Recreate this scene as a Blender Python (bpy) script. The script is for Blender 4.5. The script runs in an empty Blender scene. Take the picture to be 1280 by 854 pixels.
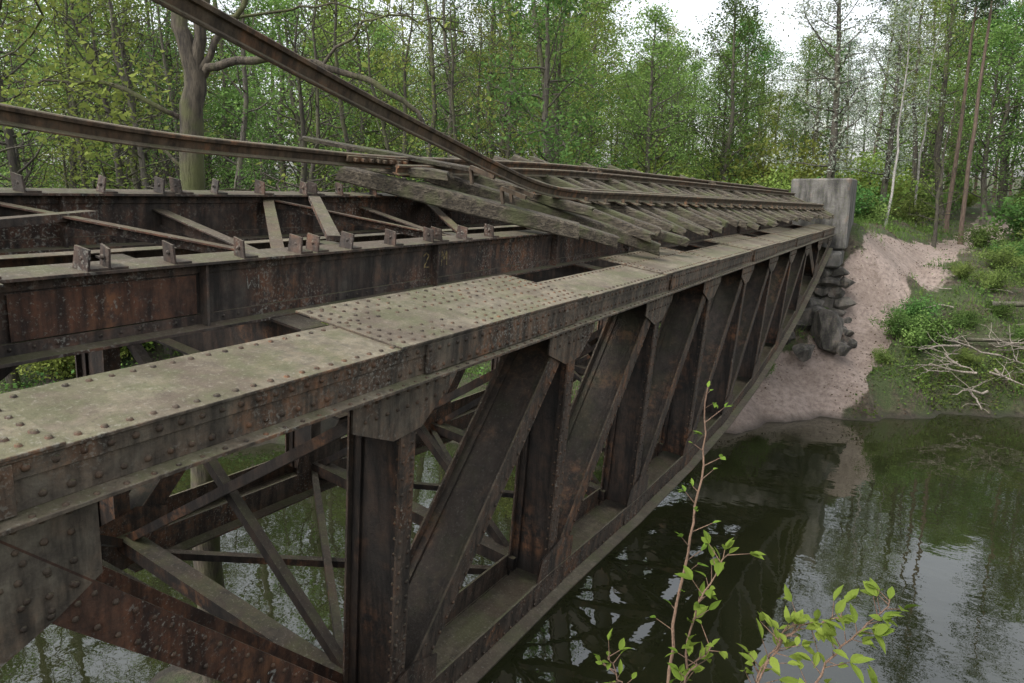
import bpy, math, random, bmesh
import numpy as np
from mathutils import Vector
rng=np.random.default_rng(7); random.seed(7)
S=bpy.context.scene
COL=S.collection
# ------------------------------------------------------------------ helpers
def link(o,parent=None):
    COL.objects.link(o)
    if parent: o.parent=parent
    return o
def empty(name):
    e=bpy.data.objects.new(name,None); COL.objects.link(e); return e
class MB:
    def __init__(s): s.v=[]; s.f=[]; s.m=[]
    def poly(s,pts,m=0):
        b=len(s.v); s.v+= [tuple(p) for p in pts]; s.f.append(tuple(range(b,b+len(pts)))); s.m.append(m)
    def box8(s,c,m=0):
        b=len(s.v); s.v+=[tuple(p) for p in c]
        for f in ((0,3,2,1),(4,5,6,7),(0,1,5,4),(1,2,6,5),(2,3,7,6),(3,0,4,7)):
            s.f.append(tuple(b+i for i in f)); s.m.append(m)
    def beam(s,p0,p1,up,w,h,m=0):
        p0=Vector(p0);p1=Vector(p1); d=(p1-p0).normalized(); up=Vector(up)
        sd=d.cross(up).normalized(); u=sd.cross(d).normalized()
        c=[]
        for p in (p0,p1):
            for a,b in ((-1,-1),(1,-1),(1,1),(-1,1)):
                c.append(p+sd*(a*w/2)+u*(b*h/2))
        s.box8(c,m)
    def rivet(s,p,n,r,m=0):
        n=Vector(n).normalized(); t=n.orthogonal().normalized(); b2=n.cross(t)
        r*=random.uniform(.9,1.1)
        b=len(s.v); K=6
        for rr,hh in ((1,0),(.75,.55)):
            for k in range(K):
                a=k*2*math.pi/K
                s.v.append(tuple(Vector(p)+(t*math.cos(a)+b2*math.sin(a))*r*rr+n*r*hh))
        s.v.append(tuple(Vector(p)+n*r*.8))
        for k in range(K):
            k2=(k+1)%K
            s.f.append((b+k,b+k2,b+K+k2,b+K+k)); s.m.append(m)
            s.f.append((b+K+k,b+K+k2,b+2*K)); s.m.append(m)
    def build(s,name,mats,parent=None,bevel=0,smooth=False):
        me=bpy.data.meshes.new(name); me.from_pydata(s.v,[],s.f)
        for m in mats: me.materials.append(m)
        me.polygons.foreach_set('material_index',s.m)
        if smooth: me.polygons.foreach_set('use_smooth',[True]*len(s.f))
        me.update()
        o=link(bpy.data.objects.new(name,me),parent)
        if bevel:
            md=o.modifiers.new('b','BEVEL'); md.width=bevel; md.segments=1; md.limit_method='ANGLE'
        return o
class QB:
    def __init__(s): s.v=[]; s.q=[]; s.m=[]; s.n=0
    def add(s,v,q,m):
        s.v.append(v); s.q.append(q+s.n); s.m.append(np.full(len(q),m)); s.n+=len(v)
    def tube(s,pts,rad,m=0,K=6):
        pts=np.array(pts,float); n=len(pts); rad=np.array(rad,float)
        t=np.gradient(pts,axis=0); t/=np.linalg.norm(t,axis=1)[:,None]+1e-9
        ref=np.array([0,0,1.]) if abs(t[0][2])<.8 else np.array([1.,0,0])
        a=np.cross(t,ref); a/=np.linalg.norm(a,axis=1)[:,None]+1e-9
        b=np.cross(t,a)
        an=np.arange(K)*2*np.pi/K
        v=pts[:,None,:]+rad[:,None,None]*(np.cos(an)[None,:,None]*a[:,None,:]+np.sin(an)[None,:,None]*b[:,None,:])
        i=np.arange(n-1)[:,None]; k=np.arange(K)[None,:]; k2=(k+1)%K
        q=np.stack([i*K+k,i*K+k2,(i+1)*K+k2,(i+1)*K+k],-1).reshape(-1,4)
        s.add(v.reshape(-1,3),q,m)
    def leaves(s,c,size,m=1,r=rng,flat=0.0,asp=.55):
        n=len(c)
        if n==0: return
        d=r.normal(size=(n,3)); d[:,2]*=(1-flat); d/=np.linalg.norm(d,axis=1)[:,None]
        e=r.normal(size=(n,3)); e=np.cross(d,e)
        if flat>0:
            e=np.cross(d,np.array([0,0,1.])+r.normal(size=(n,3))*(1-flat)*1.2)
        e/=np.linalg.norm(e,axis=1)[:,None]+1e-9
        sz=np.broadcast_to(size,(n,))*r.uniform(.6,1.3,n)
        L=d*sz[:,None]*.5; W=e*sz[:,None]*.5*asp
        v=np.stack([c-L,c+W-L*.1,c+L,c-W-L*.1],1).reshape(-1,3)
        q=np.arange(4*n).reshape(-1,4)
        s.add(v,q,m)
    def mesh(s,name,mats,smooth=True):
        v=np.concatenate(s.v).astype(np.float32); q=np.concatenate(s.q).astype(np.int32); m=np.concatenate(s.m).astype(np.int32)
        me=bpy.data.meshes.new(name)
        me.vertices.add(len(v)); me.vertices.foreach_set('co',v.ravel())
        me.loops.add(q.size); me.loops.foreach_set('vertex_index',q.ravel())
        me.polygons.add(len(q)); me.polygons.foreach_set('loop_start',np.arange(0,q.size,4,dtype=np.int32))
        for mt in mats: me.materials.append(mt)
        me.polygons.foreach_set('material_index',m)
        if smooth: me.polygons.foreach_set('use_smooth',(m==0))
        me.update(calc_edges=True); me.validate()
        return me
# ------------------------------------------------------------------ materials
def newmat(name):
    m=bpy.data.materials.new(name); m.use_nodes=True; nt=m.node_tree
    bs=nt.nodes['Principled BSDF']; return m,nt,bs
def N(nt,t,**k):
    n=nt.nodes.new(t)
    for a,b in k.items(): setattr(n,a,b)
    return n
def noise(nt,co,scale,detail=8,rough=.6,mapping=None):
    n=N(nt,'ShaderNodeTexNoise'); n.inputs['Scale'].default_value=scale; n.inputs['Detail'].default_value=detail; n.inputs['Roughness'].default_value=rough
    if mapping:
        mp=N(nt,'ShaderNodeMapping'); mp.inputs['Scale'].default_value=mapping
        nt.links.new(co,mp.inputs[0]); co=mp.outputs[0]
    nt.links.new(co,n.inputs['Vector']); return n.outputs['Fac']
def ramp(nt,f,stops,interp='LINEAR'):
    r=N(nt,'ShaderNodeValToRGB'); r.color_ramp.interpolation=interp
    el=r.color_ramp.elements
    while len(el)<len(stops): el.new(.5)
    for e,(p,c) in zip(el,stops):
        e.position=p; e.color=(c,c,c,1) if isinstance(c,(int,float)) else (*c,1)
    nt.links.new(f,r.inputs[0]); return r.outputs[0]
def mix(nt,f,a,b,bt='MIX'):
    m=N(nt,'ShaderNodeMix',data_type='RGBA',blend_type=bt)
    for s,x in ((0,f),(6,a),(7,b)):
        if isinstance(x,(int,float)): m.inputs[s].default_value=x
        elif isinstance(x,tuple): m.inputs[s].default_value=(*x,1)
        else: nt.links.new(x,m.inputs[s])
    return m.outputs[2]
def mul(nt,a,b,op='MULTIPLY'):
    m=N(nt,'ShaderNodeMath',operation=op)
    for i,x in enumerate((a,b)):
        if isinstance(x,(int,float)): m.inputs[i].default_value=x
        else: nt.links.new(x,m.inputs[i])
    return m.outputs[0]
def bump(nt,bs,h,st,dist=.02):
    b=N(nt,'ShaderNodeBump'); b.inputs['Strength'].default_value=st; b.inputs['Distance'].default_value=dist
    nt.links.new(h,b.inputs['Height']); nt.links.new(b.outputs[0],bs.inputs['Normal'])
def steel(name,dark,light,rust,rust_amt,top,peel=.5,topamt=.9):
    m,nt,bs=newmat(name); tc=N(nt,'ShaderNodeTexCoord').outputs['Object']
    n1=noise(nt,tc,1.7,5,.65); n2=noise(nt,tc,9,6,.72); n3=noise(nt,tc,38,5,.7); n0=noise(nt,tc,.9,3,.6)
    st=noise(nt,tc,1,4,.65,(9,9,1.3))
    base=mix(nt,ramp(nt,n2,[(.3,0.),(.7,1.)]),dark,light)
    c=mix(nt,mul(nt,ramp(nt,n1,[(.5-rust_amt*.25,0.),(.66-rust_amt*.1,1.)]),ramp(nt,n2,[(.36,.1),(.62,1.)])),base,rust)
    c=mix(nt,mul(nt,ramp(nt,n0,[(.52,0.),(.62,1.)]),ramp(nt,n2,[(.42,0.),(.6,.75)])),c,(.19,.085,.038))
    c=mix(nt,ramp(nt,st,[(.38,.8),(.6,0.)]),c,tuple(x*.3 for x in dark))
    if peel>.3:
        pl=mul(nt,ramp(nt,n3,[(.60-.07*peel,0.),(.66-.07*peel,1.)]),ramp(nt,n1,[(.44,0.),(.62,1.)]))
        c=mix(nt,mul(nt,pl,.65),c,(.26,.255,.22))
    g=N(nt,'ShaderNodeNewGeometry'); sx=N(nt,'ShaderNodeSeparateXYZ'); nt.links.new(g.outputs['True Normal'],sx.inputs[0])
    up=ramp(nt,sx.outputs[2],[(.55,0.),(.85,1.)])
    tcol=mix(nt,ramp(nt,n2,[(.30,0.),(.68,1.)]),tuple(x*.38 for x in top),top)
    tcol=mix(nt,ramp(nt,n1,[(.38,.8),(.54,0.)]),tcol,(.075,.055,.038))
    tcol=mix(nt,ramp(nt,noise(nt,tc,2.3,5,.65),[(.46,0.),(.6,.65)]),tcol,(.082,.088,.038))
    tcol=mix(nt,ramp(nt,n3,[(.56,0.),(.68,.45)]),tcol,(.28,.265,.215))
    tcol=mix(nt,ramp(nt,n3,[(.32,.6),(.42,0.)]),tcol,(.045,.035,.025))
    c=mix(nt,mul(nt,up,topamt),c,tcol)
    nt.links.new(c,bs.inputs['Base Color']); bs.inputs['Roughness'].default_value=.72
    bs.inputs['Specular IOR Level'].default_value=.35
    bump(nt,bs,mix(nt,.5,n3,n2),.75,.014)
    return m
M_chord=steel('weathered_steel_chord',(.055,.044,.034),(.155,.135,.10),(.12,.06,.032),.5,(.205,.178,.122),1.0)
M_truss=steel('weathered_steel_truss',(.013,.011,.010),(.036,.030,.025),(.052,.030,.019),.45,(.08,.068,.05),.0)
M_face=steel('weathered_steel_flange',(.035,.028,.022),(.10,.08,.06),(.085,.042,.024),.55,(.15,.13,.088),.6)
M_rusty=steel('rusty_steel',(.035,.021,.016),(.08,.048,.032),(.12,.048,.024),.85,(.11,.085,.052),.4)
M_string=steel('weathered_steel_stringer',(.028,.023,.020),(.08,.067,.054),(.11,.046,.024),.6,(.12,.102,.07),1.0)
M_rail=steel('rusty_rail_steel',(.06,.044,.029),(.12,.092,.06),(.10,.058,.032),.5,(.165,.14,.092),.1)
M_riv=steel('rivet_steel',(.04,.03,.022),(.10,.075,.05),(.11,.052,.027),.7,(.10,.08,.053),.4,.6)
def timber():
    m,nt,bs=newmat('weathered_timber'); tc=N(nt,'ShaderNodeTexCoord').outputs['Object']
    n1=noise(nt,tc,1,6,.7,(1.2,22,22)); n2=noise(nt,tc,3,4,.6); n3=noise(nt,tc,1,4,.7,(3,70,70))
    c=ramp(nt,n1,[(.3,(.018,.014,.010)),(.5,(.068,.055,.038)),(.72,(.165,.14,.10))])
    c=mix(nt,ramp(nt,n3,[(.38,.9),(.5,0.)]),c,(.010,.008,.006))
    c=mix(nt,ramp(nt,n2,[(.48,0.),(.62,.7)]),c,(.07,.078,.03))
    nt.links.new(c,bs.inputs['Base Color']); bs.inputs['Roughness'].default_value=.9
    bump(nt,bs,n1,1,.035); return m
M_tim=timber()
def bark(name,a,b,mossy=.3):
    m,nt,bs=newmat(name); tc=N(nt,'ShaderNodeTexCoord').outputs['Object']
    n1=noise(nt,tc,1,5,.7,(16,16,3)); n2=noise(nt,tc,1.5,3,.6)
    c=ramp(nt,n1,[(.35,a),(.65,b)])
    c=mix(nt,mul(nt,ramp(nt,n2,[(.45,0.),(.6,1.)]),mossy),c,(.08,.09,.028))
    nt.links.new(c,bs.inputs['Base Color']); bs.inputs['Roughness'].default_value=.95
    bump(nt,bs,n1,1,.04); return m
B_grey=bark('bark_grey',(.032,.028,.022),(.12,.106,.085),.3)
B_dark=bark('bark_dark',(.018,.015,.012),(.07,.06,.046),.4)
B_moss=bark('bark_mossy',(.022,.018,.014),(.10,.082,.058),.8)
B_pine=bark('bark_pine',(.05,.032,.025),(.14,.10,.075),.1)
B_birch=bark('bark_birch',(.16,.15,.135),(.42,.40,.37),.1)
def leafmat(name,c1,c2,trans=.35,sc=.6):
    m,nt,bs=newmat(name); tc=N(nt,'ShaderNodeTexCoord').outputs['Object']
    oi=N(nt,'ShaderNodeObjectInfo'); g=N(nt,'ShaderNodeNewGeometry')
    n=noise(nt,tc,sc,1,.5)
    f=mul(nt,mul(nt,ramp(nt,n,[(.35,0.),(.65,1.)]),.6),mul(nt,g.outputs['Random Per Island'],.5),'ADD')
    c=mix(nt,f,c1,c2)
    hs=N(nt,'ShaderNodeHueSaturation'); nt.links.new(c,hs.inputs['Color']); hs.inputs['Saturation'].default_value=.95
    nt.links.new(mul(nt,mul(nt,oi.outputs['Random'],.05),.475,'ADD'),hs.inputs['Hue'])
    nt.links.new(mul(nt,mul(nt,oi.outputs['Random'],.6),.68,'ADD'),hs.inputs['Value'])
    c=hs.outputs[0]
    df=N(nt,'ShaderNodeBsdfDiffuse'); nt.links.new(c,df.inputs[0])
    tr=N(nt,'ShaderNodeBsdfTranslucent'); nt.links.new(c,tr.inputs[0])
    ms=N(nt,'ShaderNodeMixShader'); ms.inputs[0].default_value=trans
    nt.links.new(df.outputs[0],ms.inputs[1]); nt.links.new(tr.outputs[0],ms.inputs[2])
    nt.links.new(ms.outputs[0],nt.nodes['Material Output'].inputs[0]); nt.nodes.remove(bs); return m
L_spring=leafmat('leaves_spring',(.085,.15,.032),(.20,.28,.07))
L_green=leafmat('leaves_green',(.045,.10,.024),(.12,.205,.05))
L_yel=leafmat('leaves_yellowgreen',(.14,.20,.036),(.26,.32,.07))
L_white=leafmat('blossom_pale',(.20,.25,.17),(.40,.43,.36),.3)
L_pine=leafmat('pine_needles',(.03,.055,.028),(.065,.10,.045),.15)
L_near=leafmat('leaves_sapling',(.10,.19,.022),(.21,.31,.045),.4,3)
L_under=leafmat('undergrowth_leaves',(.045,.09,.02),(.13,.195,.042),.3,.5)
L_litter=leafmat('dry_litter',(.05,.035,.022),(.17,.125,.08),.1,.7)
# ------------------------------------------------------------------ terrain
def sm(x,a,b):
    t=np.clip((x-a)/(b-a),0,1); return t*t*(3-2*t)
def wob(x,y):
    return (np.sin(x*.9+1.3*np.sin(y*.37))*np.cos(y*.8+x*.21)*.5+np.sin(x*2.3+y*1.7)*.22+np.sin(x*4.1-y*3.3+2*np.sin(y))*.14)
PATH=np.array([(-3.75,21.0),(-3.2,24.0),(-2.05,27.0),(-1.45,30.0),(-.9,33.2),(.15,37.0),(1.5,41),(3,48),(4,60)])
PW=np.array([1.75,1.35,.95,.75,.8,.9,.8,.8,.8])
def pathdist(x,y):
    best=np.full(np.shape(x),1e9)
    for i in range(len(PATH)-1):
        a=PATH[i]; b=PATH[i+1]; ab=b-a; t=np.clip(((x-a[0])*ab[0]+(y-a[1])*ab[1])/(ab@ab),0,1)
        dd=np.hypot(x-a[0]-t*ab[0],y-a[1]-t*ab[1])-(PW[i]*(1-t)+PW[i+1]*t)
        best=np.minimum(best,dd)
    return best+.18*np.sin(x*3+y*2.1)+.1*np.sin(y*5.3-x*2)
def de(x,y):
    d=(x+3.7)*-.63+(y-22.1)*.78
    e=(x+3.7)*.78+(y-22.1)*.63
    d=d-.5*np.sin(e*.35+.5)-.25*np.sin(e*1.1)-.16*np.sin(e*2.9+1)-.08*np.sin(e*6.1)
    return d,e
def height(x,y):
    x=np.asarray(x,float); y=np.asarray(y,float)
    d,e=de(x,y)
    hi=np.interp(d,[-400,-60,-25,-19.3,-18.2,-16.6,-15,-12,-4,0,2.8,4.9,9.4,20,60,120,500],
                   [0,-.5,-1.4,-1.75,-2.5,-5.2,-7.5,-8.6,-8.6,-7.15,-5.2,-3.8,-2.5,-1.6,.5,4,12])
    lo=np.interp(d,[-400,-60,-25,-19.3,-18.2,-16.6,-15,-12,-4,0,.8,2,10,30,60,120,500],
                   [0,-.5,-1.4,-1.75,-2.5,-5.2,-7.5,-8.6,-8.6,-7.15,-6.6,-6.2,-5.4,-4.6,-2.5,3,12])
    w=sm(e,-11,-2.5)
    h=lo*(1-w)+hi*w
    h=h+sm(e,2.0,4.0)*sm(d,.1,.6)*sm(-d,-4,-1)*.35
    r=sm(-np.abs(x+4.9),-5.5,-2.2)*sm(y,28.5,31)
    h=np.maximum(h,h*(1-r)+(-1.35)*r)
    pd=pathdist(x,y)
    land=sm(d,0,2)
    h=h+wob(x,y)*.36*land*sm(pd,-.3,.9)
    h=h+.35*land*sm(pd,.0,.5)*sm(-pd,-2.2,-.8)*(.6+.5*np.sin(y*1.9+x))*sm(-d,-11,-6)
    h=h-.15*land*sm(-pd,-.6,.3)
    h=np.maximum(h,-6.85-((x+8.1)**2+(y-5.5)**2)*.16)
    return h
def build_ground():
    n=340; s=np.linspace(-1,1,n); k=5.2
    g=np.sinh(k*s)/np.sinh(k)*650
    X,Y=np.meshgrid(g-3,g+25,indexing='ij')
    Z=height(X,Y)
    v=np.stack([X,Y,Z],-1).reshape(-1,3)
    i,j=np.meshgrid(np.arange(n-1),np.arange(n-1),indexing='ij')
    q=np.stack([i*n+j,(i+1)*n+j,(i+1)*n+j+1,i*n+j+1],-1).reshape(-1,4)
    m,nt,bs=newmat('ground_soil'); tc=N(nt,'ShaderNodeTexCoord').outputs['Object']
    at=N(nt,'ShaderNodeAttribute'); at.attribute_name='sand'
    n1=noise(nt,tc,.8,5,.65); n2=noise(nt,tc,6,6,.7); n3=noise(nt,tc,30,4,.7)
    soil=ramp(nt,n2,[(.35,(.028,.022,.014)),(.5,(.07,.056,.036)),(.68,(.13,.108,.074))])
    grass=ramp(nt,n3,[(.35,(.028,.042,.012)),(.65,(.075,.11,.03))])
    c=mix(nt,ramp(nt,n1,[(.42,0.),(.56,.9)]),soil,grass)
    sand=ramp(nt,n2,[(.3,(.19,.148,.122)),(.5,(.33,.262,.222)),(.7,(.43,.35,.30))])
    sand=mix(nt,ramp(nt,n1,[(.40,.4),(.56,0.)]),sand,(.18,.135,.105))
    sand=mix(nt,ramp(nt,n3,[(.58,0.),(.68,.65)]),sand,(.10,.075,.055))
    sf=mul(nt,at.outputs['Fac'],mul(nt,mul(nt,n2,.9),.55,'ADD'))
    c=mix(nt,ramp(nt,sf,[(.38,0.),(.55,1.)]),c,sand)
    sz=N(nt,'ShaderNodeSeparateXYZ'); nt.links.new(tc,sz.inputs[0])
    wet=ramp(nt,mul(nt,mul(nt,sz.outputs[2],7.15,'ADD'),2.5,'MULTIPLY'),[(0.,.75),(.5,0.)])
    c=mix(nt,wet,c,(.025,.02,.015))
    nt.links.new(c,bs.inputs['Base Color']); bs.inputs['Roughness'].default_value=.95
    bump(nt,bs,mix(nt,.5,n2,n3),1,.2)
    qb=QB(); qb.add(v,q,0); me=qb.mesh('ground',[m])
    a=me.attributes.new('sand','FLOAT','POINT')
    d,e=de(X,Y)
    pd=pathdist(X,Y); sv=sm(-pd,-.45,.15)*(d>-3)
    scar=sm(-(np.hypot((X+.6)/1.9,(Y-33.0)/1.6)),-1.3,-.6)*.6
    a.data.foreach_set('value',np.maximum(sv,scar).ravel().astype(np.float32))
    link(bpy.data.objects.new('ground',me))
build_ground()
def build_water():
    m,nt,bs=newmat('river_water'); tc=N(nt,'ShaderNodeTexCoord').outputs['Object']
    n1=noise(nt,tc,1,3,.5,(1.1,1.5,1)); n2=noise(nt,tc,.35,3,.6); n3=noise(nt,tc,7,2,.5)
    c=ramp(nt,n2,[(.3,(.010,.012,.005)),(.7,(.020,.022,.009))])
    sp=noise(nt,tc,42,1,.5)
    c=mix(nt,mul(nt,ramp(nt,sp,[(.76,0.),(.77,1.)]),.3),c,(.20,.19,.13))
    nt.links.new(c,bs.inputs['Base Color']); bs.inputs['Roughness'].default_value=.01; bs.inputs['IOR'].default_value=2.0
    b=N(nt,'ShaderNodeBump'); b.inputs['Strength'].default_value=.075; b.inputs['Distance'].default_value=.08
    h=mul(nt,mul(nt,n1,1.),mul(nt,n3,.07),'ADD'); nt.links.new(h,b.inputs['Height']); nt.links.new(b.outputs[0],bs.inputs['Normal'])
    mb=MB(); z=-7.15; R=640
    mb.poly([(-R,-R,z),(R,-R,z),(R,R,z),(-R,R,z)]); mb.build('river_water',[m])
build_water()
# ------------------------------------------------------------------ bridge
bridge=empty('railway_truss_bridge')
SL=.165
def P(a,y,h): return Vector((-3-a*.99+.09*h, y, -1.02+SL*a+h-.005*(y-3)))
A=Vector((-1,0,SL)).normalized(); UP=Vector((.09,0,1)).normalized(); NRM=Vector((SL,0,1)).normalized(); OUT=-A
Y0=1.05; DY=2.745; NP=10
YN=[Y0+DY*i for i in range(NP+1)]
HB=[.38,3.25,3.35,3.55,3.65,3.62,3.4,3.0,2.4,1.6,.6]
PLATES=((-1.6,1.42),(3.6,6.62),(9.2,12.0),(14.6,17.6),(20,23),(25.5,YN[-1]+.49))
def lbox(mb,a0,a1,y0,y1,h0,h1,m=0):
    mb.box8([P(a0,y0,h0),P(a1,y0,h0),P(a1,y1,h0),P(a0,y1,h0),P(a0,y0,h1),P(a1,y0,h1),P(a1,y1,h1),P(a0,y1,h1)],m)
riv=MB()
def rivrow(a,h,y0,y1,sp,nrm,r=.0155,jit=.003):
    y=y0
    while y<y1:
        s2=sp*(1 if y<14 else 1.6)
        if random.random()>.03:
            riv.rivet(P(a,y+random.uniform(-jit,jit),h),nrm,r,0)
        y+=s2
YA,YB=-1.6,YN[-1]+.5
PWD=.66
mb=MB()
for base,near in ((0,True),(3.75,False)):
    w=PWD
    hb=0 if near else -.12
    lbox(mb,base,base+w,YA,YB,hb-.018,hb,0)
    lbox(mb,base+.035,base+.057,YA,YB,hb-.25,hb-.018,0)
    lbox(mb,base+w-.06,base+w-.04,YA,YB,hb-.25,hb-.018,1)
    lbox(mb,base-.06,base+.16,YA,YB,hb-.272,hb-.25,0)
    lbox(mb,base+w-.18,base+w+.05,YA,YB,hb-.272,hb-.25,1)
    if near:
        lbox(mb,.02,.035,YA,YB,-.105,-.018,0)
        for n_,(s0,s1) in enumerate(PLATES):
            ww=1.02 if n_ in (1,2,3,4) else w+.01
            lbox(mb,-.012,ww,s0,s1,.001,.018,0)
            if n_ in (1,2,3,4): lbox(mb,w+.002,ww,s0+.05,s1-.05,-.16,-.14,1)
            lbox(mb,-.004,.0195,s0+.3,s1-.2,-.24,-.02,0)
mb.build('top_chord',[M_chord,M_truss],bridge,bevel=.003)
def plate_h(y):
    for (s0,s1) in PLATES:
        if s0-.02<y<s1: return .018
    return 0
def onwide(y): return any(s0<y<s1 for (s0,s1) in PLATES[1:5])
def toprow(a,y0,y1,sp,wide=False):
    y=y0
    while y<y1:
        if random.random()>.02 and (not wide or onwide(y)): riv.rivet(P(a,y,plate_h(y)),NRM,.018,0)
        y+=sp*(1 if y<14 else 1.7)
toprow(.06,YA,YB,.115); toprow(.59,YA,YB,.115); toprow(.94,YA+.06,YB,.13,True)
toprow(.14,-1.5,1.4,.115); toprow(.51,-1.5,1.4,.115)
for (s0,s1) in PLATES[:4]:
    for y in (s0+.05,s0+.16,s1-.05,s1-.16):
        for a in np.arange(.15,(.95 if s0>0 else .6),.095): riv.rivet(P(a,y,.018),NRM,.018,0)
for yy in np.arange(4.75,6.4,.135):
    for a in (.15,.26,.42,.69,.80): riv.rivet(P(a,yy,.018),NRM,.017,0)
for yy in np.arange(3.9,4.5,.13):
    for a in (.16,.27,.7,.82): riv.rivet(P(a,yy,.018),NRM,.017,0)
for yy in np.arange(-.6,1.25,.13):
    for a in (.26,.38): riv.rivet(P(a,yy,.018),NRM,.018,0)
def face_a(y,h):
    for (s0,s1) in PLATES:
        if s0+.3<y<s1-.2: return -.004
    return .02 if h>-.105 else .035
y=YA
while y<YB:
    riv.rivet(P(face_a(y,-.06),y,-.06),OUT,.020,0); riv.rivet(P(face_a(y+.06,-.2),y+.06,-.2),OUT,.020,0)
    y+=.115 if y<14 else .2
rivrow(-.03,-.25,YA,16,.13,UP,.015)
mb=MB(); gm=MB()
def member(mb,y0,h0,y1,h1,base,w,dep=.5,mf=1,mw=0,rv=False):
    for a,ww,th,m in ((base+.07,w,.02,mf),(base+.07+dep,w,.02,mf)):
        mb.beam(P(a,y0,h0),P(a,y1,h1),A,ww,th,m)
    am=base+.07+dep/2
    mb.beam(P(am,y0,h0),P(am,y1,h1),A,.022,dep-.025,mw)
    for sgn in (-1,1):
        d=Vector((0,y1-y0,h1-h0)).normalized(); n=Vector((0,-d.z,d.y))
        off=n*(.03*sgn)
        for a in (base+.12,base+.02+dep):
            mb.beam(P(a,y0,h0)+off,P(a,y1,h1)+off,A,.016,.08,mw)
    if rv:
        L=math.hypot(y1-y0,h1-h0); k=int(L/.13)
        d=Vector((0,y1-y0,h1-h0)).normalized(); n=Vector((0,-d.z,d.y))
        for i in range(1,k):
            t=i/k
            q=P(base+.06,y0+(y1-y0)*t,h0+(h1-h0)*t)
            for sgn in (-1,1):
                riv.rivet(q+n*(w*.3*sgn),OUT,.018,0)
            riv.rivet(P(base+.12,y0+(y1-y0)*t,h0+(h1-h0)*t)-Vector((0,1,0))*abs(n.y)*.042,(0,-1,0),.015,0)
for base in (0,3.75):
    hb=0 if base==0 else -.12
    rv=base==0
    for i in range(1,NP):
        member(mb,YN[i],-.25+hb,YN[i],-HB[i]+hb,base,.17,rv=rv and i<5)
    for i in range(1,NP):
        if i<NP//2+3:
            member(mb,YN[i]+.05,-HB[i]+hb+.1,YN[i+1]-.1,-.28+hb,base,.24,rv=rv and i<5)
        else:
            member(mb,YN[i+1]-.05,-HB[i+1]+hb+.1,YN[i]+.1,-.28+hb,base,.22)
    for i in range(NP):
        m0=2 if i==0 else 1
        cw=.22 if i==0 else .30
        for a in (base+.05,base+.6):
            mb.beam(P(a,YN[i],-HB[i]+hb),P(a,YN[i+1],-HB[i+1]+hb),A,cw,.022,m0)
            if i: mb.beam(P(a+(-.07 if a<base+.3 else .07),YN[i],-HB[i]+hb-.15),P(a+(-.07 if a<base+.3 else .07),YN[i+1],-HB[i+1]+hb-.15),A,.022,.16,m0)
        if i: mb.beam(P(base+.325,YN[i],-HB[i]+hb-.16),P(base+.325,YN[i+1],-HB[i+1]+hb-.16),A,.016,.66,m0)
        else:
            for t in np.arange(.12,.98,.11):
                mb.beam(P(base+.06,YN[0]+DY*t,-HB[0]-(HB[1]-HB[0])*t+hb),P(base+.59,YN[0]+DY*t+.0,-HB[0]-(HB[1]-HB[0])*t+hb),UP,.07,.012,0)
        if base==0:
            L=math.hypot(DY,HB[i+1]-HB[i]); k=int(L/.13)
            for j in range(k):
                t=j/k
                for off in (.09,-.09):
                    riv.rivet(P(.036,YN[i]+DY*t,-HB[i]+(HB[i]-HB[i+1])*t+off),OUT,.017,0)
    for i in range(0,NP+1):
        if 1<=i<NP:
            hh=-HB[i]+hb; c=[(-.42,.02),(-.3,.42),(.15,.5),(.5,.38),(.5,.0),(.3,-.16),(-.35,-.16)]
            pts=[P(base+.034,YN[i]+a,hh+b) for a,b in c]; gm.poly(pts,1)
            gm.poly([p+A*.014 for p in pts][::-1],1)
        c=[(-.62,-.27),(.45,-.27),(.45,-.42),(.12,-.66),(-.2,-.68),(-.62,-.5)] if i else [(-1.5,-.262),(.50,-.262),(.50,-.68),(.30,-.80),(-.1,-.98),(-1.5,-1.1)]
        pts=[P(base+.034,YN[i]+a,hb+b) for a,b in c]; gm.poly(pts,0); gm.poly([p+A*.014 for p in pts][::-1],0)
        if base==0:
            for a in np.arange(-.5,.45,.11):
                for b in ((-.33,-.45) if i else (-.32,-.42,-.56,-.68,-.78)):
                    if random.random()>.06: riv.rivet(P(.033,YN[i]+a,b),OUT,.018,0)
mb.build('truss_members',[M_truss,M_face,M_rusty],bridge)
gm.build('gusset_plates',[M_chord,M_face],bridge)
mb=MB()
for i,y in enumerate(YN):
    lbox(mb,.62,3.85,y-.012,y+.012,-.72,-.16,0)
    lbox(mb,.62,3.85,y-.13,y+.13,-.16,-.14,0); lbox(mb,.62,3.85,y-.13,y+.13,-.74,-.72,0)
    if 1<=i<NP:
        H=HB[i]
        mb.beam(P(.6,y,-.8),P(3.85,y+.02,-H),UP,.09,.09,0); mb.beam(P(.6,y+.1,-H),P(3.85,y+.12,-.85),UP,.09,.09,0)
        lbox(mb,.5,3.85,y-.1,y+.1,-H-.02,-H+.13,0)
    if i<NP:
        mb.beam(P(.6,y,-HB[i]-.02),P(3.85,YN[i+1],-HB[i+1]-.02),UP,.08,.08,0)
        mb.beam(P(3.85,y,-HB[i]-.12),P(.6,YN[i+1],-HB[i+1]-.12),UP,.08,.08,0)
        mb.beam(P(1.0,y,-.4),P(3.85,YN[i+1],-.45),UP,.1,.08,0)
mb.build('cross_beams',[M_truss,M_face],bridge)
mb=MB()
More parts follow.
